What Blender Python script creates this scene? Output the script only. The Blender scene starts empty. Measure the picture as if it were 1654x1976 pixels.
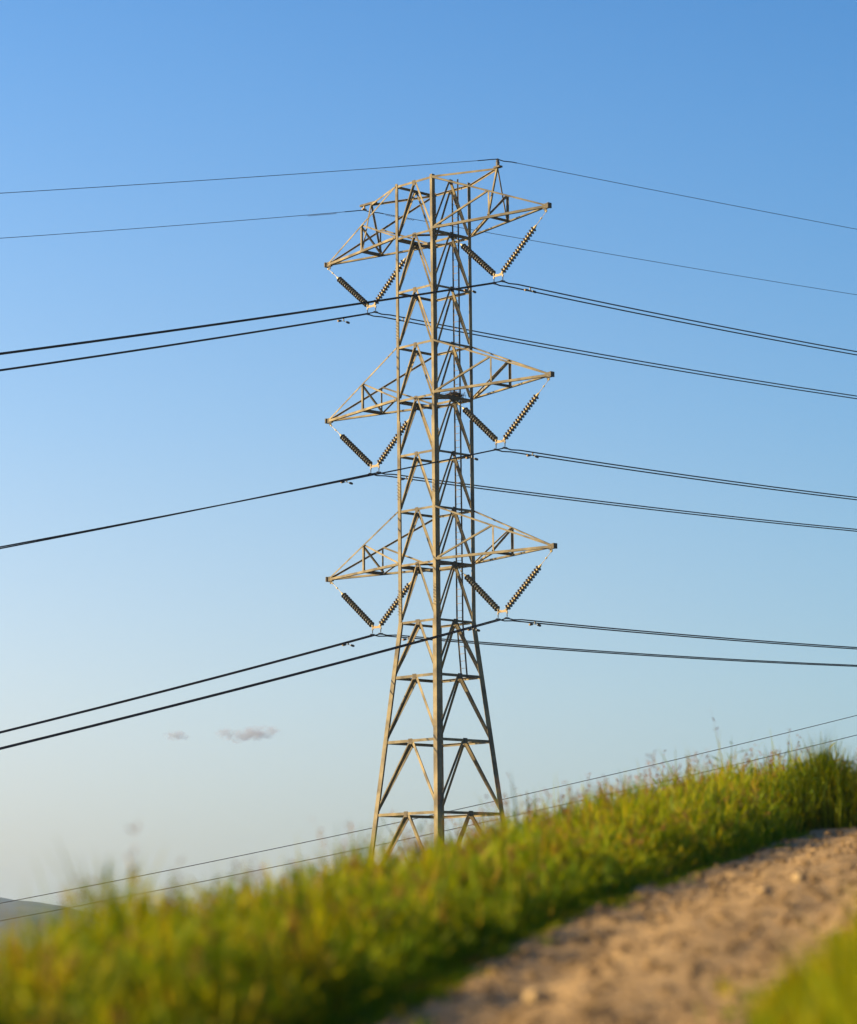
import bpy, bmesh, math, random
import numpy as np
from mathutils import Vector, Matrix

S = bpy.context.scene
COL = S.collection
rng = np.random.default_rng(7)
random.seed(7)

# ------------------------------------------------------------------ camera
F_PX, PITCH, ROLL = 5419.1, 0.150677, 0.009679      # focal length in photo pixels, radians
PW, PH = 1654, 1976
TX, TY, YAW = 0.4423, 162.171, 0.81017              # tower axis and heading
cam = bpy.data.cameras.new('camera'); cam_o = bpy.data.objects.new('camera', cam); COL.objects.link(cam_o)
cam.sensor_fit = 'HORIZONTAL'; cam.sensor_width = 36.0; cam.lens = F_PX / PW * 36.0
cam.clip_start = 0.1; cam.clip_end = 60000
cp, sp, cr, sr = math.cos(PITCH), math.sin(PITCH), math.cos(ROLL), math.sin(ROLL)
rt, up, fw = Vector((1, 0, 0)), Vector((0, -sp, cp)), Vector((0, cp, sp))
R_, U_ = cr*rt - sr*up, sr*rt + cr*up
cam_o.matrix_world = Matrix(((R_.x, U_.x, -fw.x, 0), (R_.y, U_.y, -fw.y, 0), (R_.z, U_.z, -fw.z, 0), (0, 0, 0, 1)))
cam.dof.use_dof = True; cam.dof.focus_distance = 165.0
cam.dof.aperture_fstop = 1.65; cam.dof.aperture_blades = 9
S.camera = cam_o

# ------------------------------------------------------------------ sky, sun, exposure
SUN_AZ, SUN_EL = math.radians(265), math.radians(18.5)
world = bpy.data.worlds.new('World'); S.world = world; world.use_nodes = True
wn, wl = world.node_tree.nodes, world.node_tree.links
wn.clear()
sky = wn.new('ShaderNodeTexSky'); sky.sky_type = 'NISHITA'; sky.sun_disc = False
sky.sun_elevation = SUN_EL; sky.sun_rotation = SUN_AZ
sky.altitude = 200; sky.air_density = 1.0; sky.dust_density = 1.2; sky.ozone_density = 1.6
bg = wn.new('ShaderNodeBackground'); bg.inputs['Strength'].default_value = 0.0826
wo = wn.new('ShaderNodeOutputWorld')
# a clear, deep-blue evening sky: the haze layer's colour by height, darkened above the view to cut ambient light on the tower, and the glow falling off away from the sun
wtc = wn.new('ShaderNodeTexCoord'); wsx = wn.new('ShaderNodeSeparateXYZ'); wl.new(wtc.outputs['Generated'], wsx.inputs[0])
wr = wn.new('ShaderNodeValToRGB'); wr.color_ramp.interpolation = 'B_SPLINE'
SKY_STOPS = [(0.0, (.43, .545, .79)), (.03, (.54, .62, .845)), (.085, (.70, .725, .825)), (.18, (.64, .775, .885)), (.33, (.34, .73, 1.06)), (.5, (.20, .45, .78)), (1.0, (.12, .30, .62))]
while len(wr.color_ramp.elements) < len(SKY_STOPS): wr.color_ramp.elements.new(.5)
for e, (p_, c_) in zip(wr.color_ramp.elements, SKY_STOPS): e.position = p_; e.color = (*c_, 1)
wm = wn.new('ShaderNodeVectorMath'); wm.operation = 'MULTIPLY'
wmr = wn.new('ShaderNodeMapRange'); wmr.inputs['From Min'].default_value = -.35; wmr.inputs['From Max'].default_value = .35
wg = wn.new('ShaderNodeMix'); wg.data_type = 'RGBA'
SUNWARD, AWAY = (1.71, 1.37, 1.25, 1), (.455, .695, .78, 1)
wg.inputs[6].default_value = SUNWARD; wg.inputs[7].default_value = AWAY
wm2 = wn.new('ShaderNodeVectorMath'); wm2.operation = 'MULTIPLY'
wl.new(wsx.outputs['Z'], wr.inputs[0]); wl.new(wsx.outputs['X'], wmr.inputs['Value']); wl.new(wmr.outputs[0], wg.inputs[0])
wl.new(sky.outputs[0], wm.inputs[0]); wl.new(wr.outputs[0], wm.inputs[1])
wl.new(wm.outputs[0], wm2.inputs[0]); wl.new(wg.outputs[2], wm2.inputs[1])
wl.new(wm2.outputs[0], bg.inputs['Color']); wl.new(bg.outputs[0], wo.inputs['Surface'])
sun = bpy.data.lights.new('sun', 'SUN'); sun_o = bpy.data.objects.new('sun', sun); COL.objects.link(sun_o)
sun.energy = 5.0; sun.angle = math.radians(0.5); sun.color = (1.0, 0.75, 0.39)
sdir = Vector((math.sin(SUN_AZ)*math.cos(SUN_EL), math.cos(SUN_AZ)*math.cos(SUN_EL), math.sin(SUN_EL)))
sun_o.rotation_euler = sdir.to_track_quat('Z', 'Y').to_euler()
S.view_settings.view_transform = 'Standard'; S.view_settings.look = 'None'
S.view_settings.exposure = 1.45; S.view_settings.gamma = 1.0

# ------------------------------------------------------------------ helpers
def px2w(px, py, Y):
    """world point at forward distance Y seen at a photo pixel (used to measure real places)"""
    x, y = px - PW/2, PH/2 - py
    u, v = cr*x + sr*y, -sr*x + cr*y
    d = fw*F_PX + rt*u + up*v
    return d * (Y / d.y)

def tag(o, label=None, cat=None, group=None, kind=None):
    if label: o['label'] = label
    if cat: o['category'] = cat
    if group: o['group'] = group
    if kind: o['kind'] = kind
    return o

def empty(name, loc=(0, 0, 0), rz=0.0):
    o = bpy.data.objects.new(name, None); COL.objects.link(o)
    o.location = loc; o.rotation_euler = (0, 0, rz); o.empty_display_size = 0.3
    return o

class MB:
    def __init__(s): s.v, s.f = [], []
    def add(s, vs, fs):
        b = len(s.v); s.v += [tuple(v) for v in vs]; s.f += [tuple(i + b for i in f) for f in fs]
    def ring_tube(s, pts, rad, n=6, caps=True):
        pts = [Vector(p) for p in pts]; rad = rad if hasattr(rad, '__len__') else [rad]*len(pts)
        t0 = (pts[1] - pts[0]).normalized()
        ref = Vector((0, 0, 1)) if abs(t0.z) < 0.9 else Vector((1, 0, 0))
        vs, fs = [], []
        for i, p in enumerate(pts):
            t = (pts[min(i+1, len(pts)-1)] - pts[max(i-1, 0)]).normalized()
            a = t.cross(ref).normalized(); b = t.cross(a)
            for k in range(n):
                an = 2*math.pi*k/n
                vs.append(p + (a*math.cos(an) + b*math.sin(an))*rad[i])
        for i in range(len(pts)-1):
            for k in range(n):
                fs.append((i*n+k, i*n+(k+1) % n, (i+1)*n+(k+1) % n, (i+1)*n+k))
        if caps: fs += [tuple(range(n))[::-1], tuple(range((len(pts)-1)*n, len(pts)*n))]
        s.add(vs, fs)
    def angle(s, p, q, n1, n2, w1, w2=None, t=0.018):
        """rolled steel L section: heel on p-q, flanges along n1 and n2"""
        w2 = w2 or w1
        p, q = Vector(p), Vector(q); ax = (q - p).normalized()
        n1 = Vector(n1); n1 = (n1 - ax*n1.dot(ax)).normalized()
        n2 = Vector(n2); n2 = (n2 - ax*n2.dot(ax) - n1*n2.dot(n1)).normalized()
        prof = [(0, 0), (w1, 0), (w1, t), (t, t), (t, w2), (0, w2)]
        vs = [c + n1*a + n2*b for c in (p, q) for a, b in prof]
        fs = [(i, (i+1) % 6, 6+(i+1) % 6, 6+i) for i in range(6)]
        fs += [(0, 1, 2, 3), (0, 3, 4, 5), (6, 9, 8, 7), (6, 11, 10, 9)]
        s.add(vs, fs)
    def box(s, c, ax, ay, az):
        c, ax, ay, az = Vector(c), Vector(ax), Vector(ay), Vector(az)
        vs = [c + ax*i + ay*j + az*k for i in (-1, 1) for j in (-1, 1) for k in (-1, 1)]
        s.add(vs, [(0, 1, 3, 2), (4, 6, 7, 5), (0, 4, 5, 1), (2, 3, 7, 6), (0, 2, 6, 4), (1, 5, 7, 3)])
    def lathe(s, p, axis, prof, n=14):
        p, axis = Vector(p), Vector(axis).normalized()
        ref = Vector((0, 0, 1)) if abs(axis.z) < 0.9 else Vector((1, 0, 0))
        a = axis.cross(ref).normalized(); b = axis.cross(a)
        vs, fs = [], []
        for h, r in prof:
            for k in range(n):
                an = 2*math.pi*k/n
                vs.append(p + axis*h + (a*math.cos(an) + b*math.sin(an))*r)
        for i in range(len(prof)-1):
            for k in range(n):
                fs.append((i*n+k, i*n+(k+1) % n, (i+1)*n+(k+1) % n, (i+1)*n+k))
        fs += [tuple(range(n))[::-1], tuple(range((len(prof)-1)*n, len(prof)*n))]
        s.add(vs, fs)
    def build(s, name, mat, parent=None, smooth=False):
        me = bpy.data.meshes.new(name); me.from_pydata(s.v, [], s.f); me.validate()
        bm = bmesh.new(); bm.from_mesh(me); bmesh.ops.recalc_face_normals(bm, faces=bm.faces); bm.to_mesh(me); bm.free()
        if smooth: me.polygons.foreach_set('use_smooth', [True]*len(me.polygons))
        me.materials.append(mat)
        o = bpy.data.objects.new(name, me); COL.objects.link(o)
        if parent: o.parent = parent
        return o

def mesh_np(name, verts, quads, mat, col=None, smooth=False):
    me = bpy.data.meshes.new(name)
    verts = np.asarray(verts, np.float32).reshape(-1, 3); quads = np.asarray(quads, np.int32).reshape(-1, 4)
    me.vertices.add(len(verts)); me.vertices.foreach_set('co', verts.ravel())
    me.loops.add(quads.size); me.loops.foreach_set('vertex_index', quads.ravel())
    me.polygons.add(len(quads)); me.polygons.foreach_set('loop_start', np.arange(0, quads.size, 4, dtype=np.int32))
    if smooth: me.polygons.foreach_set('use_smooth', np.ones(len(quads), bool))
    me.update(calc_edges=True)
    if col is not None:
        at = me.color_attributes.new('tint', 'FLOAT_COLOR', 'POINT')
        c4 = np.ones((len(verts), 4), np.float32); c4[:, :3] = col
        at.data.foreach_set('color', c4.ravel())
    me.materials.append(mat)
    o = bpy.data.objects.new(name, me); COL.objects.link(o)
    return o

def vnoise(x, y, seed=0):
    x, y = np.asarray(x, float), np.asarray(y, float)
    xi, yi = np.floor(x).astype(np.int64), np.floor(y).astype(np.int64)
    fx, fy = x - xi, y - yi; fx = fx*fx*(3-2*fx); fy = fy*fy*(3-2*fy)
    def h(a, b):
        n = (a*374761393 + b*668265263 + seed*974634777) & 0x7fffffff
        n = ((n ^ (n >> 13)) * 1274126177) & 0x7fffffff
        return ((n ^ (n >> 16)) & 0xffff) / 65535.0
    return (h(xi, yi)*(1-fx) + h(xi+1, yi)*fx)*(1-fy) + (h(xi, yi+1)*(1-fx) + h(xi+1, yi+1)*fx)*fy
def fbm(x, y, seed=0, o=4):
    s, a, t = 0, 1.0, 0
    for i in range(o):
        s = s + a*vnoise(np.asarray(x)*2**i, np.asarray(y)*2**i, seed+i); t += a; a *= .5
    return s/t

# ------------------------------------------------------------------ materials
def new_mat(name):
    m = bpy.data.materials.new(name); m.use_nodes = True
    n, l = m.node_tree.nodes, m.node_tree.links
    return m, n, l, n['Principled BSDF']
def noise_mat(name, c1, c2, scale, rough=0.6, metal=0.0, bump=0.0, detail=6, lo=.35, hi=.65, spec=.5):
    m, n, l, b = new_mat(name)
    tc = n.new('ShaderNodeTexCoord'); nz = n.new('ShaderNodeTexNoise'); nz.inputs['Scale'].default_value = scale
    nz.inputs['Detail'].default_value = detail
    cr_ = n.new('ShaderNodeValToRGB'); cr_.color_ramp.elements[0].position = lo; cr_.color_ramp.elements[1].position = hi
    cr_.color_ramp.elements[0].color = (*c1, 1); cr_.color_ramp.elements[1].color = (*c2, 1)
    l.new(tc.outputs['Object'], nz.inputs['Vector']); l.new(nz.outputs['Fac'], cr_.inputs['Fac']); l.new(cr_.outputs['Color'], b.inputs['Base Color'])
    b.inputs['Roughness'].default_value = rough; b.inputs['Metallic'].default_value = metal; b.inputs['Specular IOR Level'].default_value = spec
    if bump:
        bp = n.new('ShaderNodeBump'); bp.inputs['Strength'].default_value = bump
        l.new(nz.outputs['Fac'], bp.inputs['Height']); l.new(bp.outputs['Normal'], b.inputs['Normal'])
    return m
M_STEEL = noise_mat('galvanised steel', (.090, .075, .050), (.208, .172, .102), 1.1, .65, .0, detail=9, lo=.36, hi=.62, spec=.12)
def vary_by_member(m, lo, hi):
    # galvanising weathers differently from piece to piece
    n, l = m.node_tree.nodes, m.node_tree.links; b = n['Principled BSDF']; src = b.inputs['Base Color'].links[0].from_socket
    oi = n.new('ShaderNodeObjectInfo'); r = n.new('ShaderNodeValToRGB'); r.color_ramp.elements[0].color = (*lo, 1); r.color_ramp.elements[1].color = (*hi, 1)
    mx = n.new('ShaderNodeMixRGB'); mx.blend_type = 'MULTIPLY'; mx.inputs[0].default_value = 1
    l.new(oi.outputs['Random'], r.inputs[0]); l.new(src, mx.inputs[1]); l.new(r.outputs[0], mx.inputs[2]); l.new(mx.outputs[0], b.inputs['Base Color'])
vary_by_member(M_STEEL, (.66, .68, .74), (1.12, 1.08, 1.0))
M_STEEL2 = noise_mat('weathered plate steel', (0.0532, 0.0441, 0.0304), (0.0912, 0.076, 0.0532), 5.0, .65, .0, spec=.12)
M_WIRE = noise_mat('weathered conductor', (0.0128, 0.0112, 0.016), (0.024, 0.0208, 0.0272), 3.0, .7, .0, spec=.1)
M_DISC = noise_mat('brown glazed porcelain', (.045, .036, .028), (.08, .065, .05), 9.0, .25)
M_CAP = noise_mat('lit gold insulator caps', (0.352, 0.28, 0.136), (0.448, 0.352, 0.176), 8.0, .5, .0, spec=.3)  # caps and core coloured lit gold: sunlit stripes between discs put into the colour
M_FIT = noise_mat('galvanised fitting', (0.16, 0.108, 0.044), (0.24, 0.16, 0.068), 8.0, .5, .0, spec=.2)
M_DARK = noise_mat('dark cast iron', (0.0304, 0.0281, 0.0266), (0.0532, 0.0494, 0.0456), 8.0, .5, .2)
M_TWIG = noise_mat('dry twigs', (0.0342, 0.0213, 0.0152), (0.0836, 0.0494, 0.0304), 6.0, .9)

def foliage_mat():
    m, n, l, b = new_mat('grass blades')
    at = n.new('ShaderNodeAttribute'); at.attribute_name = 'tint'
    tr = n.new('ShaderNodeBsdfTranslucent'); mx = n.new('ShaderNodeMixShader'); mx.inputs[0].default_value = .38
    hs = n.new('ShaderNodeMixRGB'); hs.blend_type = 'MULTIPLY'; hs.inputs[0].default_value = 1; hs.inputs[2].default_value = (1.6, 1.5, .35, 1)
    l.new(at.outputs['Color'], b.inputs['Base Color']); l.new(at.outputs['Color'], hs.inputs[1]); l.new(hs.outputs[0], tr.inputs['Color'])
    b.inputs['Roughness'].default_value = .55; b.inputs['Specular IOR Level'].default_value = .07
    l.new(b.outputs[0], mx.inputs[1]); l.new(tr.outputs[0], mx.inputs[2])
    l.new(mx.outputs[0], n['Material Output'].inputs['Surface'])
    return m
M_GRASS = foliage_mat()

def ground_mat():
    m, n, l, b = new_mat('hillside soil and turf')
    tc = n.new('ShaderNodeTexCoord')
    n1 = n.new('ShaderNodeTexNoise'); n1.inputs['Scale'].default_value = .8; n1.inputs['Detail'].default_value = 8
    n2 = n.new('ShaderNodeTexNoise'); n2.inputs['Scale'].default_value = 14; n2.inputs['Detail'].default_value = 6
    r = n.new('ShaderNodeValToRGB'); r.color_ramp.elements[0].color = (0.0273, 0.0351, 0.00936, 1); r.color_ramp.elements[1].color = (0.078, 0.0663, 0.0273, 1)
    r.color_ramp.elements[0].position = .38; r.color_ramp.elements[1].position = .66
    mx = n.new('ShaderNodeMixRGB'); mx.blend_type = 'OVERLAY'; mx.inputs[0].default_value = .6
    l.new(tc.outputs['Object'], n1.inputs['Vector']); l.new(tc.outputs['Object'], n2.inputs['Vector'])
    l.new(n1.outputs['Fac'], r.inputs['Fac']); l.new(r.outputs[0], mx.inputs[1]); l.new(n2.outputs['Fac'], mx.inputs[2])
    l.new(mx.outputs[0], b.inputs['Base Color']); b.inputs['Roughness'].default_value = .95
    return m
M_GROUND = ground_mat()

def path_mat():
    m, n, l, b = new_mat('packed dirt with gravel')
    tc = n.new('ShaderNodeTexCoord')
    n1 = n.new('ShaderNodeTexNoise'); n1.inputs['Scale'].default_value = 1.6; n1.inputs['Detail'].default_value = 7
    n2 = n.new('ShaderNodeTexNoise'); n2.inputs['Scale'].default_value = 16; n2.inputs['Detail'].default_value = 8
    n3 = n.new('ShaderNodeTexVoronoi'); n3.inputs['Scale'].default_value = 38
    r1 = n.new('ShaderNodeValToRGB'); r1.color_ramp.elements[0].color = (.190, .132, .073, 1); r1.color_ramp.elements[1].color = (.300, .215, .122, 1)
    r1.color_ramp.elements[0].position = .35; r1.color_ramp.elements[1].position = .65
    r2 = n.new('ShaderNodeValToRGB'); r2.color_ramp.elements[0].color = (.40, .375, .35, 1); r2.color_ramp.elements[1].color = (.62, .585, .49, 1)
    r2.color_ramp.elements[0].position = .34; r2.color_ramp.elements[1].position = .62
    mx = n.new('ShaderNodeMixRGB'); mx.blend_type = 'OVERLAY'; mx.inputs[0].default_value = .9
    l.new(tc.outputs['Object'], n1.inputs['Vector']); l.new(tc.outputs['Object'], n2.inputs['Vector']); l.new(tc.outputs['Object'], n3.inputs['Vector'])
    l.new(n1.outputs['Fac'], r1.inputs['Fac']); l.new(n2.outputs['Fac'], r2.inputs['Fac'])
    l.new(r1.outputs[0], mx.inputs[1]); l.new(r2.outputs[0], mx.inputs[2]); l.new(mx.outputs[0], b.inputs['Base Color'])
    bp = n.new('ShaderNodeBump'); bp.inputs['Strength'].default_value = .6; bp.inputs['Distance'].default_value = .02
    l.new(n3.outputs['Distance'], bp.inputs['Height']); l.new(bp.outputs[0], b.inputs['Normal'])
    b.inputs['Roughness'].default_value = .95; b.inputs['Specular IOR Level'].default_value = .1
    return m
M_PATH = path_mat()
M_STONE = noise_mat('pale weathered stone', (0.281, 0.195, 0.0936), (0.39, 0.281, 0.148), 9.0, .85, bump=.3, spec=.15)
M_PEB = noise_mat('gravel', (0.101, 0.0663, 0.0328), (0.203, 0.133, 0.0663), 3.0, .9, spec=.1)
M_HILL = noise_mat('dry far hills', (.014, .020, .018), (.075, .060, .030), .011, .95, lo=.44, hi=.62, spec=.05)

# ------------------------------------------------------------------ ground: one sheet to the horizon
_ey = np.array([-60, 0, 4, 9, 13, 19, 27, 48, 60, 75, 100, 162, 260])
_ex = np.array([-14., -2.05, -1.5, -.72, -.07, .92, 2.34, 7.3, 10.2, 13.6, 19.5, 33, 55])
_ez = np.array([-4.0, -1.2, -.98, -.62, -.34, .07, .49, 1.95, 2.45, 2.5, 1.2, -2.5, -8])
def smooth_interp(y, xs, ys):
    y = np.asarray(y, float)
    return sum(np.interp(y + d*(1 + .06*np.abs(y)), xs, ys)*w for d, w in ((-1.2, .2), (-.5, .2), (0, .2), (.5, .2), (1.2, .2)))
def edge_x(y): return smooth_interp(y, _ey, _ex)
def edge_z(y): return smooth_interp(y, _ey, _ez)
def path_w(y): return np.interp(y, [7, 9, 14, 20, 40], [1.75, 1.80, 2.08, 2.50, 2.75])
def ground_z(x, y):
    x, y = np.asarray(x, float), np.asarray(y, float)
    t = edge_x(y) - x                              # metres to the left of the path's left edge
    L = np.maximum(t, 0); Rr = np.maximum(-t, 0)
    z = edge_z(y)
    z = z - .19*np.minimum(L, 1.6) - .36*np.maximum(L-1.6, 0)
    z = z + .10*np.minimum(Rr, 6) + .03*np.maximum(Rr-6, 0)
    bank = .10*np.exp(-((t-.9)/.7)**2)             # small shoulder of earth along the path
    z = z + bank + .08*(fbm(x*.7, y*.7, 3)-.5)*np.clip(np.abs(t+1)-.6, .15, 1.5)
    far = np.hypot(x, y)
    tow = np.exp(-(((x-TX)**2 + (y-TY)**2)/26**2))
    z = z*(1-tow) + (-8.2)*tow
    floor_ = -26 + 7*(fbm(x*.004, y*.004, 9)-.5)
    z = np.maximum(z, floor_)
    k = np.clip((far-250)/500, 0, 1); k = k*k*(3-2*k)
    return z*(1-k) + floor_*k

def axis(lo, hi, step, far, grow=1.16):
    a = list(np.arange(lo, hi, step)); s = step; p = a[-1]
    while p < far: s *= grow; p += s; a.append(p)
    s = step; q = a[0]
    while q > -far: s *= grow; q -= s; a.insert(0, q)
    return np.array(a)
gx, gy = axis(-7, 12, .16, 14000), axis(2, 60, .2, 14000)
X, Y = np.meshgrid(gx, gy); Z = ground_z(X, Y)
nx, ny = len(gx), len(gy)
idx = np.arange(nx*ny).reshape(ny, nx)
quads = np.stack([idx[:-1, :-1], idx[:-1, 1:], idx[1:, 1:], idx[1:, :-1]], -1)
g = mesh_np('ground', np.stack([X, Y, Z], -1), quads, M_GROUND, smooth=True); tag(g, kind='structure')

def wob_l(y): return .18*(fbm(y*1.0, y*0+3.1, 21, 2)-.5)*2 + .12*(fbm(y*4.2, y*0+1.7, 23, 2)-.5)*2 - .05
# the dirt track, a sheet of its own laid over the ground
py_ = np.concatenate([np.arange(3, 40, .05), np.arange(40, 110, .25)]); pt = np.linspace(-.06, 1.06, 74)
PY, PT = np.meshgrid(py_, pt, indexing='ij')
wob = wob_l(PY)*(1-PT) + .2*(fbm(PY*.9, PY*0+8.7, 22)-.5)*2*PT
PX = edge_x(PY) + path_w(PY)*PT + wob
lump = .027*(fbm(PX*3.5, PY*3.0, 31, 3)-.5) + .035*np.maximum(fbm(PX*8, PY*7, 35, 2)-.52, 0)*2 - .045*np.maximum(fbm(PX*5.5, PY*5, 44, 2)-.6, 0)*2
rut = -.035*np.exp(-((PT-.27)/.12)**2) - .035*np.exp(-((PT-.77)/.12)**2)
edge = np.clip(np.minimum(PT+.06, 1.06-PT)/.12, 0, 1)
PZ = ground_z(PX, PY) + .006 + (lump + rut + .045)*edge - .05*(1-edge)
idx = np.arange(PX.size).reshape(PX.shape)
quads = np.stack([idx[:-1, :-1], idx[:-1, 1:], idx[1:, 1:], idx[1:, :-1]], -1)
p_o = mesh_np('path', np.stack([PX, PY, PZ], -1), quads, M_PATH, smooth=True); tag(p_o, kind='structure')
def path_top(x, y):
    j = np.abs(py_ - y).argmin(); i = np.abs(PX[j] - x).argmin(); return PZ[j, i]

# far hills beyond the valley
def hill(name, ridge, Y, depth, seed):
    rx = np.array([px2w(a, b, Y).x for a, b in ridge]); rz = np.array([px2w(a, b, Y).z for a, b in ridge])
    hx = np.linspace(rx[0], rx[-1], 130); hy = np.linspace(-1.5, 1.5, 60)
    HX, HY = np.meshgrid(hx, hy)
    top = np.interp(HX, rx, rz) + 26
    n_ = fbm(HX*.006, HY*3, seed, 5)
    prof = np.exp(-(HY*1.15)**2)*(1 + .5*(n_-.5)*np.minimum(np.abs(HY)*3, 1))
    HZ = -30 + (top + 4)*prof
    i_ = np.arange(HX.size).reshape(HX.shape)
    q_ = np.stack([i_[:-1, :-1], i_[:-1, 1:], i_[1:, 1:], i_[1:, :-1]], -1)
    o = mesh_np(name, np.stack([HX, Y + HY*depth, HZ], -1), q_, M_HILL, smooth=True)
    return tag(o, kind='structure')
hill('hills', [(-900, 1760), (-600, 1700), (-300, 1712), (-90, 1722), (0, 1731.6), (25, 1737), (62, 1740), (90, 1744.5), (120, 1749), (170, 1762), (240, 1785), (330, 1812)], 3600, 500, 5)
hill('hills', [(40, 1812), (90, 1772), (130, 1764), (190, 1754), (230, 1746), (262, 1742), (300, 1748), (345, 1760), (420, 1780), (520, 1797), (640, 1812)], 6200, 700, 8)

# ------------------------------------------------------------------ the lattice tower
ZL = [44.25, 41.066, 37.779, 34.468, 31.277, 27.98, 24.697, 21.512, 18.157, 14.986, 11.252, 7.095, 2.35, -2.7, -8.3]
H0, HB, ZW, ZB = 1.587, 2.645, 18.157, 7.095
ZBASE = -8.3; ARM = 9.42
def half(z): return H0 if z >= ZW else H0 + (HB-H0)*(ZW-z)/(ZW-ZB)
BASE = Vector((TX, TY, ZBASE))
tower = empty('transmission_tower', BASE, -YAW)
tag(tower, 'tall steel lattice tower with three pairs of cross arms standing behind the grassy bank', 'power pylon')
def P(a, b, z): return Vector((a, b, z - ZBASE))     # tower axes: a along the arms, b along the line
def tw(a, b, z):                                     # the same in world space
    c, s = math.cos(YAW), math.sin(YAW)
    return Vector((TX + a*c + b*s, TY - a*s + b*c, z))
FACES = [((1, -1), (-1, -1)), ((1, -1), (1, 1)), ((-1, -1), (-1, 1)), ((1, 1), (-1, 1))]

for sa, sb in ((1, -1), (-1, -1), (1, 1), (-1, 1)):
    m = MB()
    for z0, z1, w, w2 in ((ZBASE-.6, ZW, .31, .37), (ZW, 30.0, .24, .29), (30.0, ZL[0]+.12, .19, .24)):
        h0, h1 = half(z0), half(z1)
        m.angle(P(sa*h0, sb*h0, z0), P(sa*h1, sb*h1, z1), (-sa, 0, 0), (0, -sb, 0), w, w2, .025)
    m.build('leg', M_STEEL, tower)
    m = MB(); hb_ = half(ZBASE); c = P(sa*hb_, sb*hb_, ZBASE)
    m.lathe((c.x - sa*.1, c.y - sb*.1, -1.2), (0, 0, 1), [(0, .55), (1.35, .45), (1.42, .38)], 18)
    m.build('footing', M_PATH, tower)

for i in range(len(ZL)):
    z = ZL[i]; h = half(z); arm_level = i in (1, 4, 7)
    for (c0, c1) in FACES:
        A, B = P(c0[0]*h, c0[1]*h, z), P(c1[0]*h, c1[1]*h, z)
        nrm = Vector(((c0[0]+c1[0])/2, (c0[1]+c1[1])/2, 0)).normalized()
        if i < len(ZL)-1:
            wd = .2 if (arm_level and nrm.x != 0) else (.13 if z > ZW-1 else .16)
            m = MB(); ins = nrm*(.028)
            m.angle(A - ins, B - ins, (0, 0, -1), -nrm, wd, wd*.9); m.build('horizontal_brace', M_STEEL, tower)
            mid = (A + B)/2
            z2 = ZL[i+1]; h2 = half(z2)
            wb = .145 if z > ZW+1 else .185
            for c in (c0, c1):
                foot = P(c[0]*h2, c[1]*h2, z2 + .12)
                along = (foot - mid); side = Vector((along.x, along.y, 0)); side = side - nrm*side.dot(nrm)
                foot = foot - side.normalized()*.14
                m = MB()
                st = mid + Vector((0, 0, -.12)) + side.normalized()*.06 - nrm*.055
                # heel on the inner side of the inverted V, one flange in the face, one pointing into the tower
                m.angle(st, foot - nrm*.055, side.normalized() + Vector((0, 0, .35)), -nrm, wb*{(-1, -1): .45, (1, -1): .85, (1, 1): .5, (-1, 1): .65}[c], wb*{(-1, -1): 1.2, (1, -1): .9, (1, 1): 1.15, (-1, 1): 1.0}[c])
                m.build('diagonal_brace', M_STEEL, tower)
            m = MB(); ax = (B - A).normalized()
            gw = .15 if z > ZW+1 else .19
            g0 = mid + nrm*(-.018)
            m.add([g0 + ax*gw*.9 + Vector((0, 0, .05)), g0 - ax*gw*.9 + Vector((0, 0, .05)), g0 - ax*gw*.75 + Vector((0, 0, -.27)), g0 + ax*gw*.75 + Vector((0, 0, -.27)),
                   g0 + ax*gw*.9 + Vector((0, 0, .05)) - nrm*.012, g0 - ax*gw*.9 + Vector((0, 0, .05)) - nrm*.012, g0 - ax*gw*.75 + Vector((0, 0, -.27)) - nrm*.012, g0 + ax*gw*.75 + Vector((0, 0, -.27)) - nrm*.012],
                  [(0, 1, 2, 3), (7, 6, 5, 4), (0, 4, 5, 1), (1, 5, 6, 2), (2, 6, 7, 3), (3, 7, 4, 0)])
            m.build('gusset_plate', M_STEEL2, tower)

# plan bracing across the body at the arm levels
for i in (1, 4, 7):
    z = ZL[i] - .08; h = half(z)
    pts = [P(0, -h, z), P(h, 0, z), P(0, h, z), P(-h, 0, z)]
    for k in range(4):
        m = MB(); m.angle(pts[k], pts[(k+1) % 4], (0, 0, -1), pts[k] + pts[(k+1) % 4] - P(0, 0, z)*2 + Vector((0, 0, .001)), .1, .1); m.build('plan_brace', M_STEEL, tower)
    m = MB(); m.angle(pts[3] + Vector((0, 0, -.11)), pts[1] + Vector((0, 0, -.11)), (0, 0, -1), (0, 1, 0), .13, .13); m.build('plan_brace', M_STEEL, tower)

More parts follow.
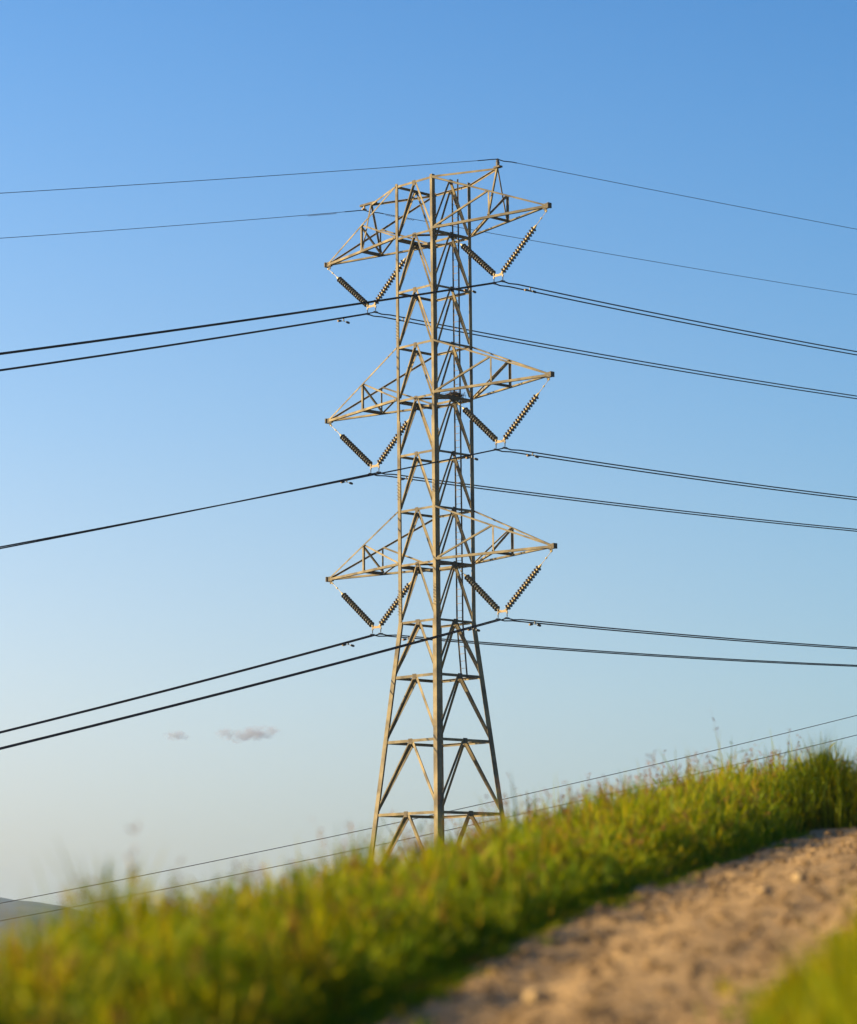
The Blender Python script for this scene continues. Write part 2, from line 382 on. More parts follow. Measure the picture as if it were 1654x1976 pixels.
# cross arms: chords in one mesh, with posts, struts, diagonals and the tip plate as sub-parts
FR = .4905
for i in (1, 4, 7):
    zb, zt = ZL[i], ZL[i-1]; h = half(zb)
    for s in (1, -1):
        m = MB(); tip_b, tip_t = P(s*ARM, 0, zb), P(s*ARM, 0, zb + .12)
        for t in (-1, 1):
            m.angle(P(s*(h-.0), t*(h+.03), zb - .01), tip_b + Vector((0, t*.05, 0)), (0, 0, 1), (0, -t, 0), .14, .15)
            m.angle(P(s*(h+.0), t*(h+.03), zt - .02), tip_t + Vector((0, t*.05, .02)), (0, 0, -1), (0, -t, 0), .095, .095)
        arm = m.build('cross_arm', M_STEEL, tower)
        ap = h + (ARM-h)*FR; bp_ = h*(1-FR); ztp = zt + (zb + .12 - zt)*FR
        for t in (-1, 1):
            bot, top = P(s*ap, t*bp_, zb + .1), P(s*ap, t*bp_, ztp - .06)
            m = MB(); m.angle(bot, top, (s, 0, 0), (0, -t, 0), .12, .12); m.build('post', M_STEEL, arm)
            m = MB(); m.angle(P(s*(h+.1), t*(h-.05), zb + .1), top + Vector((0, -t*.04, 0)), (0, 0, 1), (0, -t, 0), .1, .1); m.build('arm_diagonal', M_STEEL, arm)
        m = MB(); m.angle(P(s*ap, -bp_+.02, zb + .02), P(s*ap, bp_-.02, zb + .02), (s, 0, 0), (0, 0, 1), .2, .16); m.build('arm_strut', M_STEEL2, arm)
        q = (1 if s > 0 else -1)
        m = MB(); m.angle(P(s*(h+.08), q*(h-.06), zb + .03), P(s*(ap-.05), -q*bp_, zb + .03), (0, q, 0), (0, 0, 1), .13, .1); m.build('arm_diagonal', M_STEEL, arm)
        m = MB(); m.angle(P(s*ap, -q*bp_ , zb + .12), P(s*(ap+.02), q*bp_, ztp - .1), (s, 0, 0), (0, 0, 1), .1, .1); m.build('arm_diagonal', M_STEEL, arm)
        m = MB(); c = P(s*(ARM - .1), 0, zb + .08)
        m.box(c, (.24, 0, 0), (0, .07, 0), (0, 0, .15)); m.box(c + Vector((s*.25, 0, 0)), (.04, 0, 0), (0, .15, 0), (0, 0, .15)); m.box(c + Vector((-s*.05, 0, -.2)), (.09, 0, 0), (0, .02, 0), (0, 0, .1))
        m.build('tip_plate', M_STEEL2, arm)
    for s in (1, -1):                                # hanger brackets for the inner insulator strings
        m = MB(); m.box(P(s*(h + .06), 0, zb - .2), (.02, 0, 0), (0, .34, 0), (0, 0, .16)); m.box(P(s*(h + .16), 0, zb - .26), (.12, 0, 0), (0, .05, 0), (0, 0, .05))
        m.build('hanger_bracket', M_STEEL2, tower)

# earth wire peaks above the top arm
zt, zb, h = ZL[0], ZL[1], half(ZL[0])
ap = h + (ARM-h)*FR; bp_ = h*(1-FR)
for s in (1, -1):
    top = P(s*5.47, 0, 44.2)
    m = MB()
    for t in (-1, 1):
        m.angle(P(s*h, t*h, zt), top + Vector((0, t*.03, 0)), (0, 0, -1), (0, -t, 0), .115, .115)
        m.angle(P(s*ap, t*bp_, zb + .1), top + Vector((0, t*.05, 0)), (-s, 0, 0), (0, -t, 0), .1, .1)
    pk = m.build('earth_wire_peak', M_STEEL, tower)
    m = MB()
    if s > 0:
        m.box(top + Vector((.02, 0, .04)), (.24, 0, 0), (0, .14, 0), (0, 0, .05)); m.build('cap_plate', M_STEEL2, pk)
        m = MB(); m.lathe(top + Vector((0, 0, .09)), (0, 0, 1), [(0, .1), (.1, .11), (.24, .12), (.3, .09), (.38, .1), (.46, .05)], 12); m.build('post_insulator', M_DARK, pk)
    else:
        m.box(top + Vector((-.3, 0, .06)), (.62, 0, 0), (0, .09, 0), (0, 0, .06)); m.box(top + Vector((.25, 0, .02)), (.2, 0, 0), (0, .12, 0), (0, 0, .09)); m.build('outrigger_plate', M_STEEL2, pk)
        m = MB(); c = P(-6.07, 0, 43.98)
        m.box(c + Vector((0, 0, .17)), (.05, 0, 0), (0, .05, 0), (0, 0, .13)); m.box(c + Vector((0, 0, .0)), (.04, 0, 0), (0, .17, 0), (0, 0, .06)); m.build('suspension_clamp', M_FIT, pk)

# climbing ladder on the far face: two rails, each rung a piece of its own
m = MB()
def ladder_b(z): return half(z) - .2
rail = {}
for a in (.22, .70):
    pts = [P(a, ladder_b(z), z) for z in (44.75, ZW, 14.9)]
    for p0, p1 in ((pts[0], pts[1]), (pts[1], pts[2])):
        m.angle(p0, p1, (1, 0, 0), (0, -1, 0), .075, .06, .012)
ladder = m.build('ladder', M_STEEL2, tower)
z = 15.1
while z < 44.6:
    m = MB(); m.ring_tube([P(.23, ladder_b(z)-.01, z), P(.75, ladder_b(z)-.01, z)], .013, 5); m.build('rung', M_FIT, ladder); z += .42

# short hatched rows of small dark pegs on two legs
for (sa, sb), zs in (((-1, -1), ((35.0, 36.1), (25.4, 26.5), (18.6, 20.1))), ((1, -1), ((25.5, 26.3), (18.9, 20.2)))):
    for z0, z1 in zs:
        m = MB(); z = z0; k = 0
        while z < z1:
            h = half(z); m.ring_tube([P(sa*h - sa*.04 - (0.09*sa if k % 2 else 0), sb*(h+.0), z), P(sa*h - sa*.04 - (0.09*sa if k % 2 else 0), sb*(h+.11), z)], .014, 5); z += .1; k += 1
        m.build('leg_pegs', M_DARK, tower)

# ------------------------------------------------------------------ bird nest at the middle arm level
nest_m = MB(); ny0 = Vector((0, 0, 0))
for k in range(420):
    an = random.uniform(0, 2*math.pi); r = abs(random.gauss(0, .26)); zc = random.uniform(-.2, .2)*(1 - min(r/.8, .8))
    c = Vector((math.cos(an)*r*.8, math.sin(an)*r*1.25, .14 + zc + r*.12))
    d = Vector((random.gauss(0, 1), random.gauss(0, 1), random.gauss(0, .35))).normalized()*random.uniform(.12, .38)
    nest_m.ring_tube([c - d, c + d*.2 + Vector((0, 0, random.uniform(-.04, .04))), c + d], [.011, .012, .005], 4)
for k in range(16):
    c = Vector((random.uniform(-.2, .3), random.uniform(-.3, .6), 0)); nest_m.ring_tube([c, c + Vector((random.uniform(-.1, .1), random.uniform(-.15, .15), -random.uniform(.2, .55)))], [.01, .004], 4)
nest = nest_m.build('bird_nest', M_TWIG); nest.location = tw(1.25, .35, ZL[4] - .05); nest.rotation_euler = (0, 0, -YAW)
tag(nest, 'dark untidy twig bird nest wedged into the tower at the middle cross arm', 'bird nest')

# ------------------------------------------------------------------ V insulator sets
SPC = .36                                            # half spacing of the twin conductors
def make_set():
    root = empty('insulator_set')
    yz = .42                                         # yoke height above the conductor
    # local frame: x along the arm (outwards positive), z up; apex at origin
    ym = MB()
    ym.add([(-.42, -.012, yz-.06), (.42, -.012, yz-.06), (.34, -.012, yz+.13), (0, -.012, yz+.06), (-.34, -.012, yz+.13),
            (-.42, .012, yz-.06), (.42, .012, yz-.06), (.34, .012, yz+.13), (0, .012, yz+.06), (-.34, .012, yz+.13)],
           [(0, 1, 2, 3), (0, 3, 4), (5, 8, 7, 6), (5, 9, 8), (0, 5, 6, 1), (1, 6, 7, 2), (2, 7, 8, 3), (3, 8, 9, 4), (4, 9, 5, 0)])
    for sx in (-.34, .34): ym.lathe((sx, -.06, yz+.08), (0, 1, 0), [(0, .05), (.12, .05)], 8)
    ym.build('yoke_plate', M_FIT, root)
    for sx in (-SPC, SPC):
        cm = MB(); cm.ring_tube([(sx, 0, yz-.04), (sx, 0, .08)], .028, 6); cm.box((sx, 0, yz-.1), (.05, 0, 0), (0, .03, 0), (0, 0, .05))
        cm.add([(sx-.05, -.22, -.05), (sx+.05, -.22, -.05), (sx+.05, .22, -.05), (sx-.05, .22, -.05), (sx-.045, -.13, .05), (sx+.045, -.13, .05), (sx+.045, .13, .05), (sx-.045, .13, .05)],
               [(0, 3, 2, 1), (4, 5, 6, 7), (0, 1, 5, 4), (1, 2, 6, 5), (2, 3, 7, 6), (3, 0, 4, 7)])
        cm.build('conductor_clamp', M_DARK, root)
    disc_mesh = None
    for side, endp in ((1, Vector((4.0, 0, 3.5))), (-1, Vector((-3.66, 0, 3.35)))):
        st = Vector((side*.34, 0, yz+.12)); ax = (endp - st); ln = ax.length; ax.normalize()
        rm = MB(); d0, d1 = .10, .10 + 16*.21
        rm.ring_tube([st - ax*.03, st + ax*(d1 + .02)], .075, 9)
        rm.ring_tube([st + ax*d1, endp], .016, 5)
        for tpos in (d1 + .06, d1 + (ln-d1)*.5, ln - .1): rm.lathe(st + ax*tpos, ax, [(-.06, .025), (-.04, .05), (.04, .05), (.06, .025)], 7)
        stg = rm.build('insulator_string', M_CAP, root)
        for k in range(16):
            pos = st + ax*(d0 + .21*k + .05)
            if disc_mesh is None or True:
                dm = MB(); dm.lathe((0, 0, 0), ax, [(-.03, .06), (-.025, .12), (-.045, .180), (-.02, .192), (.008, .15), (.028, .085), (.032, .06)], 16)
                if k == 0: first = dm.build('disc', M_DISC, stg, smooth=True); first.location = pos; continue
            d = first.copy(); COL.objects.link(d); d.parent = stg; d.location = pos
    return root
def copy_tree(o, parent=None):
    c = o.copy(); COL.objects.link(c); c.parent = parent
    for ch in o.children: copy_tree(ch, c)
    return c
APEX = {'R1': (5.40, 37.40), 'R2': (5.39, 27.65), 'R3': (5.37, 17.87), 'L1': (-5.47, 37.43), 'L2': (-5.27, 27.59), 'L3': (-5.21, 17.88)}
NAME = {'R1': 'upper right', 'R2': 'middle right', 'R3': 'lower right', 'L1': 'upper left', 'L2': 'middle left', 'L3': 'lower left'}
proto = make_set()
for n_, k in enumerate(('R1', 'R2', 'R3', 'L1', 'L2', 'L3')):
    a, z = APEX[k]; o = proto if n_ == 0 else copy_tree(proto)
    o.location = tw(a, 0, z); o.rotation_euler = (0, 0, -YAW + (math.pi if a < 0 else 0))
    tag(o, f'V shaped pair of dark disc insulator strings hanging under the {NAME[k]} cross arm', 'insulator', 'insulator sets hung from the cross arms')

# ------------------------------------------------------------------ conductors, earth wires
CURVE = {'R1': (.2699, .00030, -.0012, .00040), 'L1': (.2740, .00036, -.0004, .00036), 'R2': (.2628, .00026, -.0006, .00041), 'L2': (.2658, .00030, .0040, .00031),
         'R3': (.2659, .00035, -.0013, .00040), 'L3': (.2713, .00042, .0022, .00035), 'SR': (.2446, .00020, .0421, .00010), 'SL': (.2407, .00028, .034, .00020)}
def wire_z(k, z0, s):
    a1, a2, b1, b2 = CURVE[k]
    f = lambda s_: (a1*s_ + a2*s_*s_) if s_ < 0 else (b1*s_ + b2*s_*s_)
    if abs(s) < 1.2: return z0 + (f(1.2)*(s+1.2) + f(-1.2)*(1.2-s))/2.4*(abs(s)/1.2)**.6   # gentle bend in the clamp
    return z0 + f(s)
ss = [-95, -80, -66, -56, -48, -40, -34, -29, -24, -20, -16, -12, -9, -6, -4, -2.5, -1.2, -.5, 0, .5, 1.2, 2.5, 4, 6, 9, 12, 16, 20, 24, 29, 34, 40, 48, 58, 70, 85, 100, 120, 140]
for k in ('R1', 'R2', 'R3', 'L1', 'L2', 'L3'):
    a, z = APEX[k]
    for side in (1, -1):
        m = MB(); m.ring_tube([tw(a + side*SPC, s, wire_z(k, z, s)) for s in ss], .039, 6)
        o = m.build('conductor_wire', M_WIRE, smooth=True)
        which = ('right hand' if side > 0 else 'left hand')
        tag(o, f'dark power line held by the {which} clamp below the {NAME[k]} insulators', 'power line', 'twin conductors of the transmission line')
for k, (a, z) in (('SR', (5.45, 44.72)), ('SL', (-6.07, 43.95))):
    m = MB(); m.ring_tube([tw(a, s, wire_z(k, z, s)) for s in ss], .017, 6)
    o = m.build('earth_wire', M_WIRE, smooth=True)
    tag(o, 'thin topmost wire passing over the post on the right hand peak of the tower' if k == 'SR' else 'thin wire hung below the plate of the left hand peak of the tower', 'power line', 'earth wires')
    m = MB(); m.ring_tube([tw(a, s, wire_z(k, z, s)) for s in (-1.6, -1.2, -.5, 0, .5, 1.2, 1.6)], .03, 6); m.build('armour_rod', M_WIRE, o)
for s0, s1, lab in ((-4.6, -2.25, 'to the left of the tower'), (1.75, 2.9, 'just right of the left peak'), (3.15, 4.2, 'behind the middle of the tower top')):
    a, z = -6.07, 43.95
    m = MB(); pts = []
    n_ = int((s1-s0)/.03)
    for i in range(n_+1):
        s = s0 + (s1-s0)*i/n_; an = 2*math.pi*(s-s0)/.16
        pts.append(tw(a + .05*math.cos(an), s, wire_z('SL', z, s) + .05*math.sin(an) - .03))
    m.ring_tube(pts, .014, 4)
    o = m.build('spiral_damper', M_DARK); tag(o, f'dark spiral damper coiled round the left earth wire {lab}', 'wire damper', 'spiral dampers on the earth wire')

def make_damper():
    root = empty('vibration_damper')
    m = MB(); m.box((0, 0, -.09), (.022, 0, 0), (0, .035, 0), (0, 0, .11)); m.build('clamp', M_DARK, root)
    m = MB(); m.ring_tube([(0, -.34, -.23), (0, -.15, -.2), (0, 0, -.19), (0, .15, -.2), (0, .34, -.23)], .012, 5); m.build('messenger_cable', M_WIRE, root)
    for sy in (-1, 1):
        m = MB(); m.lathe((0, sy*.18, -.2), (0, sy, -.14), [(0, .04), (.05, .06), (.22, .075), (.27, .05)], 10); w = m.build('weight', M_DARK, root)
        m = MB(); m.lathe((0, sy*.445, -.238), (0, sy, -.14), [(0, .055), (.012, .06), (.02, .04)], 10); m.build('end_cap', M_FIT, w)
    return root
dproto = None
for k in ('R1', 'R2', 'R3', 'L1', 'L2', 'L3'):
    a, z = APEX[k]
    for s, ac in ((2.25, SPC), (-1.95, -SPC)):
        if dproto is None: o = dproto = make_damper()
        else: o = copy_tree(dproto)
        o.location = tw(a + ac, s, wire_z(k, z, s)); o.rotation_euler = (0, 0, -YAW)
        where = 'right' if s > 0 else 'left'
        tag(o, f'small dark dumbbell damper on the line just {where} of the {NAME[k]} insulator set', 'wire damper', 'dumbbell dampers on the conductors')

# slim wires of a smaller line behind the tower's foot
M_WIRE2 = noise_mat('thin line wire', (0.0418, 0.0342, 0.0418), (0.0684, 0.057, 0.0646), 2.0, .7, spec=.1)
for n_, (pts, lab) in enumerate((((( 0, 1743), (721, 1597), (974, 1543), (1654, 1380)), 'upper thin wire rising rightwards above the grass behind the tower foot'),
                  (((0, 1777), (719, 1633), (974, 1579), (1654, 1418)), 'second thin wire running close under the upper one behind the tower foot'),
                  (((0, 1868), (827, 1694), (1300, 1585), (1654, 1493)), 'lowest thin wire seen only through the grass tuft at the right edge'))):
    Q = [px2w(px, py, 226 + 26*px/PW) for px, py in pts]
    xs = np.array([q.x for q in Q]); cz = np.polyfit(xs, [q.z for q in Q], 2); cy_ = np.polyfit(xs, [q.y for q in Q], 1)
    m = MB(); m.ring_tube([Vector((x, np.polyval(cy_, x), np.polyval(cz, x))) for x in np.linspace(-90, 90, 61)], .034, 6)
    o = m.build('distribution_wire', M_WIRE2, smooth=True); tag(o, lab, 'power line', 'thin wires behind the tower foot')

# ------------------------------------------------------------------ grass and weeds
PAL = np.array([(.140, .170, .003), (.075, .120, .003), (.205, .200, .003), (.040, .074, .003), (.24, .175, .004), (.26, .18, .03), (.17, .08, .018)])
def tint(n, probs, x, y, seed):
    """each plant has its own kind's colour; kinds grow in patches"""
    patch = fbm(x*1.7, y*1.1, seed, 3); clump = fbm(x*7.0, y*3.2, seed+20, 2)
    u = np.clip(rng.random(n)*.42 + (patch-.5)*1.1 + (clump-.5)*1.15 + .29, 0, .999)
    c = np.cumsum(probs)/np.sum(probs)
    k = np.searchsorted(c, u); k = np.clip(k, 0, len(PAL)-1)
    return PAL[k]*(rng.uniform(.88, 1.46, (n, 1)))
def blades(x, y, z, h, w, bend, col):
    n = len(x)
    an = rng.uniform(0, 2*np.pi, n); face = an + np.pi/2 + rng.normal(0, .5, n)
    bx, by = np.cos(an)*bend*h, np.sin(an)*bend*h
    wx, wy = np.cos(face)*w/2, np.sin(face)*w/2
    V = np.zeros((n, 8, 3), np.float32)
    for j, (t, ww) in enumerate(((0, .7), (.38, 1.0), (.74, .75), (1.0, .08))):
        cx, cy, cz = x + bx*t*t, y + by*t*t, z + h*t*(1 - .28*bend*t)
        V[:, 2*j, 0], V[:, 2*j, 1], V[:, 2*j, 2] = cx - wx*ww, cy - wy*ww, cz
        V[:, 2*j+1, 0], V[:, 2*j+1, 1], V[:, 2*j+1, 2] = cx + wx*ww, cy + wy*ww, cz
    b = (np.arange(n)*8)[:, None, None]
    q = np.array([[0, 1, 3, 2], [2, 3, 5, 4], [4, 5, 7, 6]])[None] + b
    return V.reshape(-1, 3), q.reshape(-1, 4), np.repeat(col, 8, 0)
def leaves(x, y, z, ln, w, col, upness=1.25):
    n = len(x)
    d = rng.normal(0, 1, (n, 3)); d[:, 2] = d[:, 2]*.6 + upness; d /= np.linalg.norm(d, axis=1, keepdims=True)
    e = np.cross(d, rng.normal(0, 1, (n, 3))); e /= np.linalg.norm(e, axis=1, keepdims=True)
    p = np.stack([x, y, z], -1)
    V = np.stack([p, p + d*ln[:, None]*.5 + e*w[:, None]/2, p + d*ln[:, None], p + d*ln[:, None]*.5 - e*w[:, None]/2], 1)
    return V.reshape(-1, 3), np.arange(n*4).reshape(-1, 4), np.repeat(col, 4, 0)
class Bag:
    def __init__(s): s.V, s.Q, s.C, s.n = [], [], [], 0
    def put(s, v, q, c): s.V.append(v); s.Q.append(q + s.n); s.C.append(c); s.n += len(v)
    def build(s, name, mat): return mesh_np(name, np.concatenate(s.V), np.concatenate(s.Q), mat, np.concatenate(s.C))
def sample_y(n, y0, y1, pw=1.0):
    """denser close by, where each blade shows larger"""
    u = rng.random(n)
    if pw == 1.0: return y0*(y1/y0)**u
    e = 1-pw; return (y0**e + u*(y1**e - y0**e))**(1/e)
def height_at(x, y):
    t = edge_x(y) - x
    base = np.interp(t, [-.05, .1, .45, .9, 1.6, 3, 6], [.05, .10, .30, .52, .62, .66, .70])
    return base*(.62 + .76*fbm(x*1.3, y*.9, 61, 3))*(.62 + .80*fbm(x*5.0, y*2.6, 64, 2))*np.interp(y, [8, 13, 18, 22, 28, 34, 45, 60], [.96, .95, .90, .88, 1.06, 1.42, 1.62, 1.7])

bag = Bag()
# tall growth on the bank
N = 250000; y = sample_y(N, 5.5, 75); t = np.where(rng.random(N) < .7, rng.uniform(.15, 4.2, N), rng.uniform(.15, 9, N)); x = edge_x(y) - t
h = height_at(x, y)*rng.uniform(.45, 1.2, N)
bag.put(*blades(x, y, ground_z(x, y) - .02, h, rng.uniform(.007, .017, N)*(1 + y/60), rng.uniform(.05, .42, N), tint(N, [26, 28, 20, 16, 5, 1, 0], x, y, 71)))
N = 60000; y = sample_y(N, 6, 70); t = np.where(rng.random(N) < .75, rng.uniform(.35, 3.6, N), rng.uniform(.3, 8, N)); x = edge_x(y) - t
cl = fbm(x*2.6, y*1.6, 91, 2); h = height_at(x, y)*(.75 + 1.25*np.clip(cl-.38, 0, .4))*rng.uniform(.7, 1.3, N)
bag.put(*blades(x, y, ground_z(x, y) - .02, h, rng.uniform(.007, .016, N)*(1 + y/50), rng.uniform(.04, .4, N), tint(N, [28, 14, 26, 6, 16, 9, 4], x, y, 73)))
# broad weed leaves up the stems
N = 80000; y = sample_y(N, 5.5, 60); t = np.where(rng.random(N) < .75, rng.uniform(.2, 4.2, N), rng.uniform(.2, 8, N)); x = edge_x(y) - t
hh = height_at(x, y)*rng.uniform(.05, 1.0, N)**.8
bag.put(*leaves(x, y, ground_z(x, y) + hh, rng.uniform(.07, .17, N)*(1 + y/60), rng.uniform(.009, .020, N)*(1 + y/60), tint(N, [28, 30, 20, 15, 4, 0, 0], x, y, 72)))
bank = bag.build('bank_grass', M_GRASS)
tag(bank, 'tall mixed green and yellow grass and weeds covering the bank beside the dirt track', 'grass', kind='stuff')
# flowering stalks with reddish seed heads
bag = Bag()
N = 3300; y = sample_y(N, 9, 60, .6); t = rng.uniform(.4, 5.5, N); x = edge_x(y) - t
h = height_at(x, y)*np.minimum(rng.uniform(.9, 1.5, N), np.interp(y, [9, 18, 30], [1.2, 1.35, 1.5])); z0 = ground_z(x, y)
c = np.array([(.16, .085, .035)])*rng.uniform(.6, 1.3, (N, 1))
st = rng.bit_generator.state
v, q, cc = blades(x, y, z0, h, np.full(N, .005)*(1 + y/40), rng.uniform(.05, .35, N), c); bag.put(v, q, cc)
tip = v.reshape(N, 8, 3)[:, 6]; mid_ = v.reshape(N, 8, 3)[:, 4]
K = 10
f_ = rng.random((N, K))**1.0*.75; pp = tip[:, None]*(1-f_[..., None]) + mid_[:, None]*f_[..., None] + rng.normal(0, .012, (N, K, 3)); pp = pp.reshape(-1, 3)
cc = np.repeat(np.array([(.17, .075, .035)])*rng.uniform(.5, 1.4, (N, 1)), K, 0)
bag.put(*leaves(pp[:, 0], pp[:, 1], pp[:, 2], rng.uniform(.015, .04, N*K)*(1 + pp[:, 1]/50), rng.uniform(.006, .014, N*K)*(1 + pp[:, 1]/50), cc, .9))
o = bag.build('seed_stalks', M_GRASS); tag(o, 'thin brown seed stalks standing up out of the grassy bank', 'seed stalks', kind='stuff')
# low turf along the left edge of the track
bag = Bag(); N = 90000; y = sample_y(N, 5, 60); t = rng.normal(.10, .24, N) - .35*np.clip(fbm(y*2.6, y*0+5.5, 26, 2)-.5, 0, 1)*rng.random(N)*2; x = edge_x(y) - t + wob_l(y)
bag.put(*blades(x, y, ground_z(x, y), rng.uniform(.03, .13, N)*np.clip(.6+t, .2, 1.2), rng.uniform(.005, .010, N)*(1 + y/40), rng.uniform(.2, .8, N), tint(N, [20, 30, 22, 12, 10, 8, 2], x, y, 75)))
o = bag.build('verge_turf', M_GRASS); tag(o, 'short creeping turf along the edge of the dirt track', 'grass', kind='stuff')
bag = Bag()
for k in range(70):
    yc = float(sample_y(1, 8, 45)[0]); side = random.random() < .6
    off = abs(random.gauss(0, .16)); xc = float(edge_x(yc) + wob_l(yc) + .05 + off) if side else float(edge_x(yc) + path_w(yc) - .05 - off)
    n = random.randint(14, 40); r = np.abs(rng.normal(0, .05, n)); an = rng.uniform(0, 6.28, n); x, y = xc + r*np.cos(an), yc + r*np.sin(an)*1.6
    bag.put(*blades(x, y, ground_z(x, y) + .02, rng.uniform(.03, .11, n), rng.uniform(.006, .012, n)*(1 + y/40), rng.uniform(.3, 1.0, n), tint(n, [20, 30, 22, 12, 10, 6, 0], x, y, 79)))
o = bag.build('track_weeds', M_GRASS); tag(o, 'little green weeds straying onto the edges of the dirt track', 'weeds', kind='stuff')
# grass on the near right side of the track
bag = Bag(); N = 75000; y = sample_y(N, 3.5, 30); t = path_w(y) + np.abs(rng.normal(0, .9, N)) - .12; x = edge_x(y) + t + .2*(fbm(y*.9, y*0+8.7, 22)-.5)*2
h = np.interp(t-path_w(y), [-.2, .1, .5, 1.2], [.08, .22, .36, .42])*rng.uniform(.3, 1.0, N)*(.55 + 1.0*fbm(x*4.5, y*2.5, 66, 2))*rng.choice([1.0, 1.0, 1.0, 1.5], N)
bag.put(*blades(x, y, ground_z(x, y) - .01, h, rng.uniform(.006, .014, N)*(1 + y/40), rng.uniform(.08, .6, N), tint(N, [22, 12, 28, 10, 18, 9, 1], x, y, 77)))
o = bag.build('roadside_grass', M_GRASS); tag(o, 'sunlit yellow green grass on the near right side of the dirt track', 'grass', kind='stuff')
# the dark fountain-shaped tuft at the right
def tuft(px, py, Y, hgt, n, label):
    c = px2w(px, py, Y); cz = float(ground_z(c.x, c.y))
    bag = Bag(); r = np.abs(rng.normal(0, .30, n)); an = rng.uniform(0, 2*np.pi, n)
    x, y = c.x + r*np.cos(an)*1.3, c.y + r*np.sin(an)
    hh = hgt*rng.uniform(.4, 1.0, n)**.8*rng.choice([.85, 1.0, 1.22], n)*(1 - .35*np.minimum(r/.8, 1))
    col = PAL[rng.choice([1, 3, 3, 0, 2], n)]*rng.uniform(.6, 1.1, (n, 1))
    bag.put(*blades(x, y, ground_z(x, y) - .02, hh, rng.uniform(.008, .016, n), rng.uniform(.05, .55, n), col))
    k = n; r = np.abs(rng.normal(0, .33, k)); an = rng.uniform(0, 2*np.pi, k); x, y = c.x + r*np.cos(an)*1.3, c.y + r*np.sin(an)
    bag.put(*leaves(x, y, ground_z(x, y) + hgt*.8*rng.random(k)*(1-.4*np.minimum(r, 1)), rng.uniform(.05, .13, k), rng.uniform(.02, .04, k), PAL[rng.choice([1, 3, 3, 0], k)]*rng.uniform(.6, 1.1, (k, 1))))
    tag(bag.build('grass_tuft', M_GRASS), label, 'grass tuft')
tuft(1592, 1612, 41, 1.38, 2000, 'tall dark green fountain shaped tuft on the bank at the right edge of the picture')

# ------------------------------------------------------------------ stones on the track
def rock_mesh(seed, sub=2):
    bm = bmesh.new(); bmesh.ops.create_icosphere(bm, subdivisions=sub, radius=1)
    r = random.Random(seed); ax = [Vector((r.gauss(0, 1), r.gauss(0, 1), r.gauss(0, 1))).normalized() for _ in range(7)]; of = [r.uniform(.62, .95) for _ in ax]
    for v in bm.verts:
        for n_, d in zip(ax, of):
            e = v.co.dot(n_) - d
            if e > 0: v.co -= n_*e*.92
        v.co *= 1 + r.uniform(-.03, .03)
    me = bpy.data.meshes.new('stone'); bm.to_mesh(me); bm.free(); return me
def stone(px, py, Y, size, seed, label, mat=None):
    w = px2w(px, py, Y); me = rock_mesh(seed, 3); me.materials.append(mat or M_STONE)
    o = bpy.data.objects.new('stone', me); COL.objects.link(o)
    o.scale = size; o.rotation_euler = (0, 0, seed*1.3); o.location = (w.x, w.y, path_top(w.x, w.y) + size[2]*.45)
    return tag(o, label, 'stone', 'loose stones on the dirt track')
stone(1040, 1950, 12.6, (.075, .06, .042), 3, 'large pale tan stone lying at the bottom of the dirt track')
stone(1545, 1772, 21.5, (.06, .05, .05), 5, 'pale stone near the right hand grass, high up the track')
stone(1480, 1796, 19.8, (.075, .05, .035), 8, 'flat pale stone lying left of the stone beside the right hand grass')
N = 5200; y = sample_y(N, 6, 60, 1.2); tt = rng.uniform(.02, .98, N); x = edge_x(y) + path_w(y)*tt
protos = []
for s_ in range(5):
    me = rock_mesh(40 + s_, 1); protos.append((np.array([v.co[:] for v in me.vertices]), np.array([p.vertices[:] for p in me.polygons])))
V, Q, n0 = [], [], 0
for i in range(N):
    pv, pf = protos[i % 5]; s_ = (.006 + .03*rng.random()**3.2)*(1 + y[i]/60); an = rng.uniform(0, 6.28); c_, s2 = math.cos(an), math.sin(an)
    q = pv*s_*np.array([1, rng.uniform(.7, 1.1), rng.uniform(.5, .8)]); q = np.stack([q[:, 0]*c_ - q[:, 1]*s2, q[:, 0]*s2 + q[:, 1]*c_, q[:, 2]], -1)
    V.append(q + np.array([x[i], y[i], path_top(x[i], y[i]) + s_*.2])); Q.append(np.concatenate([pf, pf[:, 2:]], 1) + n0); n0 += len(q)
me = bpy.data.meshes.new('gravel'); me.from_pydata(np.concatenate(V).tolist(), [], [tuple(a[:3]) for a in np.concatenate(Q).tolist()]); me.materials.append(M_PEB)
o = bpy.data.objects.new('gravel', me); COL.objects.link(o); tag(o, 'loose gravel and small clods scattered over the dirt track', 'gravel', kind='stuff')

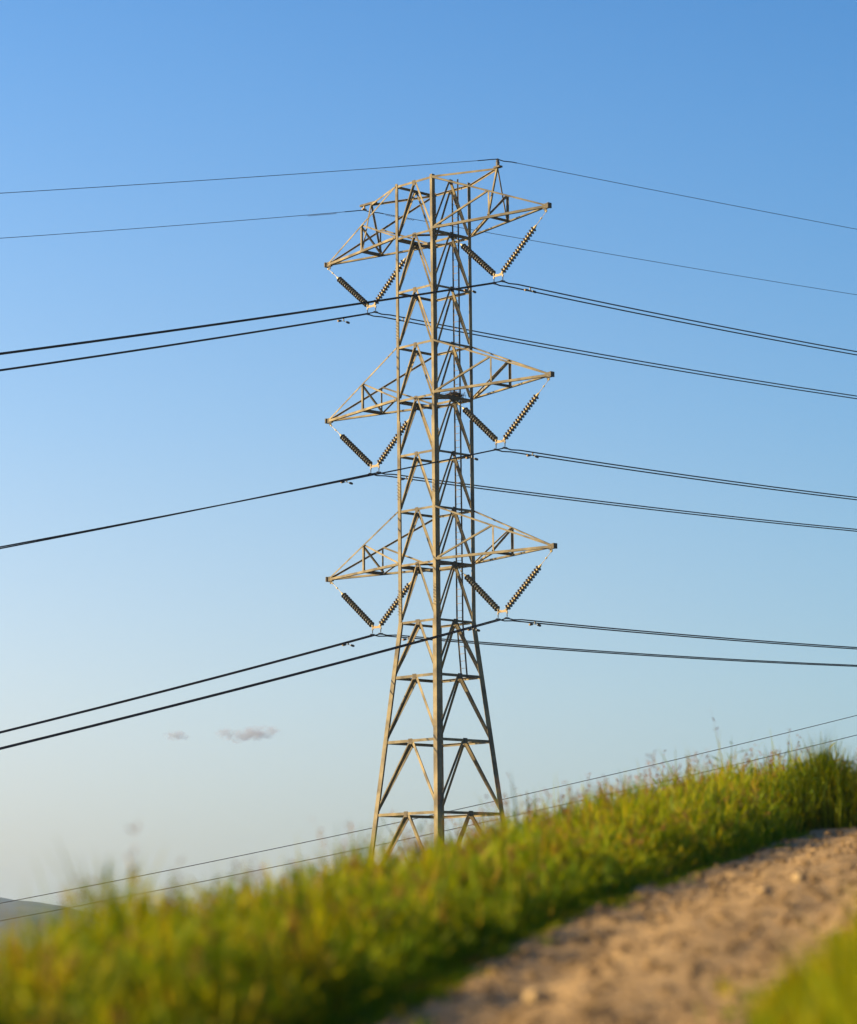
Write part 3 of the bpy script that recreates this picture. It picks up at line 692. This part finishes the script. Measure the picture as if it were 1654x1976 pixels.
# ------------------------------------------------------------------ small clouds far beyond the hills
def cloud_mat(name, dens, lo, hi, seed):
    m = bpy.data.materials.new(name); m.use_nodes = True; n, l = m.node_tree.nodes, m.node_tree.links
    n.remove(n['Principled BSDF']); pv = n.new('ShaderNodeVolumePrincipled')
    pv.inputs['Color'].default_value = (.44, .45, .58, 1); pv.inputs['Anisotropy'].default_value = .1
    tc = n.new('ShaderNodeTexCoord'); nz = n.new('ShaderNodeTexNoise'); nz.noise_dimensions = '4D'; nz.inputs['W'].default_value = seed
    nz.inputs['Scale'].default_value = 1.7; nz.inputs['Detail'].default_value = 5
    ln = n.new('ShaderNodeVectorMath'); ln.operation = 'LENGTH'
    sub = n.new('ShaderNodeMath'); sub.operation = 'SUBTRACT'
    fall = n.new('ShaderNodeMapRange'); fall.inputs['From Min'].default_value = .1; fall.inputs['From Max'].default_value = 1.0; fall.inputs['To Min'].default_value = 0; fall.inputs['To Max'].default_value = .34
    mr = n.new('ShaderNodeMapRange'); mr.inputs['From Min'].default_value = lo; mr.inputs['From Max'].default_value = hi; mr.inputs['To Max'].default_value = dens
    mp = n.new('ShaderNodeMapping'); mp.inputs['Scale'].default_value = (2.2, 1, 1)
    l.new(tc.outputs['Object'], mp.inputs[0]); l.new(mp.outputs[0], nz.inputs['Vector']); l.new(tc.outputs['Object'], ln.inputs[0]); l.new(ln.outputs['Value'], fall.inputs['Value'])
    l.new(nz.outputs['Fac'], sub.inputs[0]); l.new(fall.outputs[0], sub.inputs[1]); l.new(sub.outputs[0], mr.inputs['Value'])
    l.new(mr.outputs[0], pv.inputs['Density']); l.new(pv.outputs[0], n['Material Output'].inputs['Volume'])
    return m
for px, py, rx, rz, tilt, dens, lo, hi, seed, lab in ((341, 1419, 26, 12, .0, .011, .18, .42, 1.3, 'small lone grey pink cloud low in the sky left of the tower'),
                          (490, 1417, 60, 16, -.13, .0085, .19, .45, 4.1, 'longer flat grey pink cloud low in the sky nearer the tower'),
                          (437, 1416, 28, 15, .1, .010, .24, .46, 7.7, 'faint broken wisp of cloud at the left end of the longer cloud')):
    Yc = 21000; c = px2w(px, py, Yc); k = Yc/F_PX
    bm = bmesh.new(); bmesh.ops.create_icosphere(bm, subdivisions=3, radius=1.05)
    me = bpy.data.meshes.new('cloud'); bm.to_mesh(me); bm.free(); me.materials.append(cloud_mat('cloud vapour', dens, lo, hi, seed))
    o = bpy.data.objects.new('cloud', me); COL.objects.link(o); o.location = c; o.scale = (rx*k, rx*k*.6, rz*k); o.rotation_euler = (0, tilt, 0)
    tag(o, lab, 'cloud', 'small clouds low over the horizon')

# ------------------------------------------------------------------ the air
HAZE = 9e-5
m = bpy.data.materials.new('pale air'); m.use_nodes = True; n_, l_ = m.node_tree.nodes, m.node_tree.links
n_.remove(n_['Principled BSDF']); pv = n_.new('ShaderNodeVolumePrincipled'); pv.inputs['Density'].default_value = HAZE
pv.inputs['Color'].default_value = (.56, .76, 1.0, 1); pv.inputs['Anisotropy'].default_value = .0
l_.new(pv.outputs[0], n_['Material Output'].inputs['Volume'])
hz = MB(); hz.box((0, 0, 33), (18000, 0, 0), (0, 18000, 0), (0, 0, 65)); hz = hz.build('haze', m); tag(hz, kind='stuff')
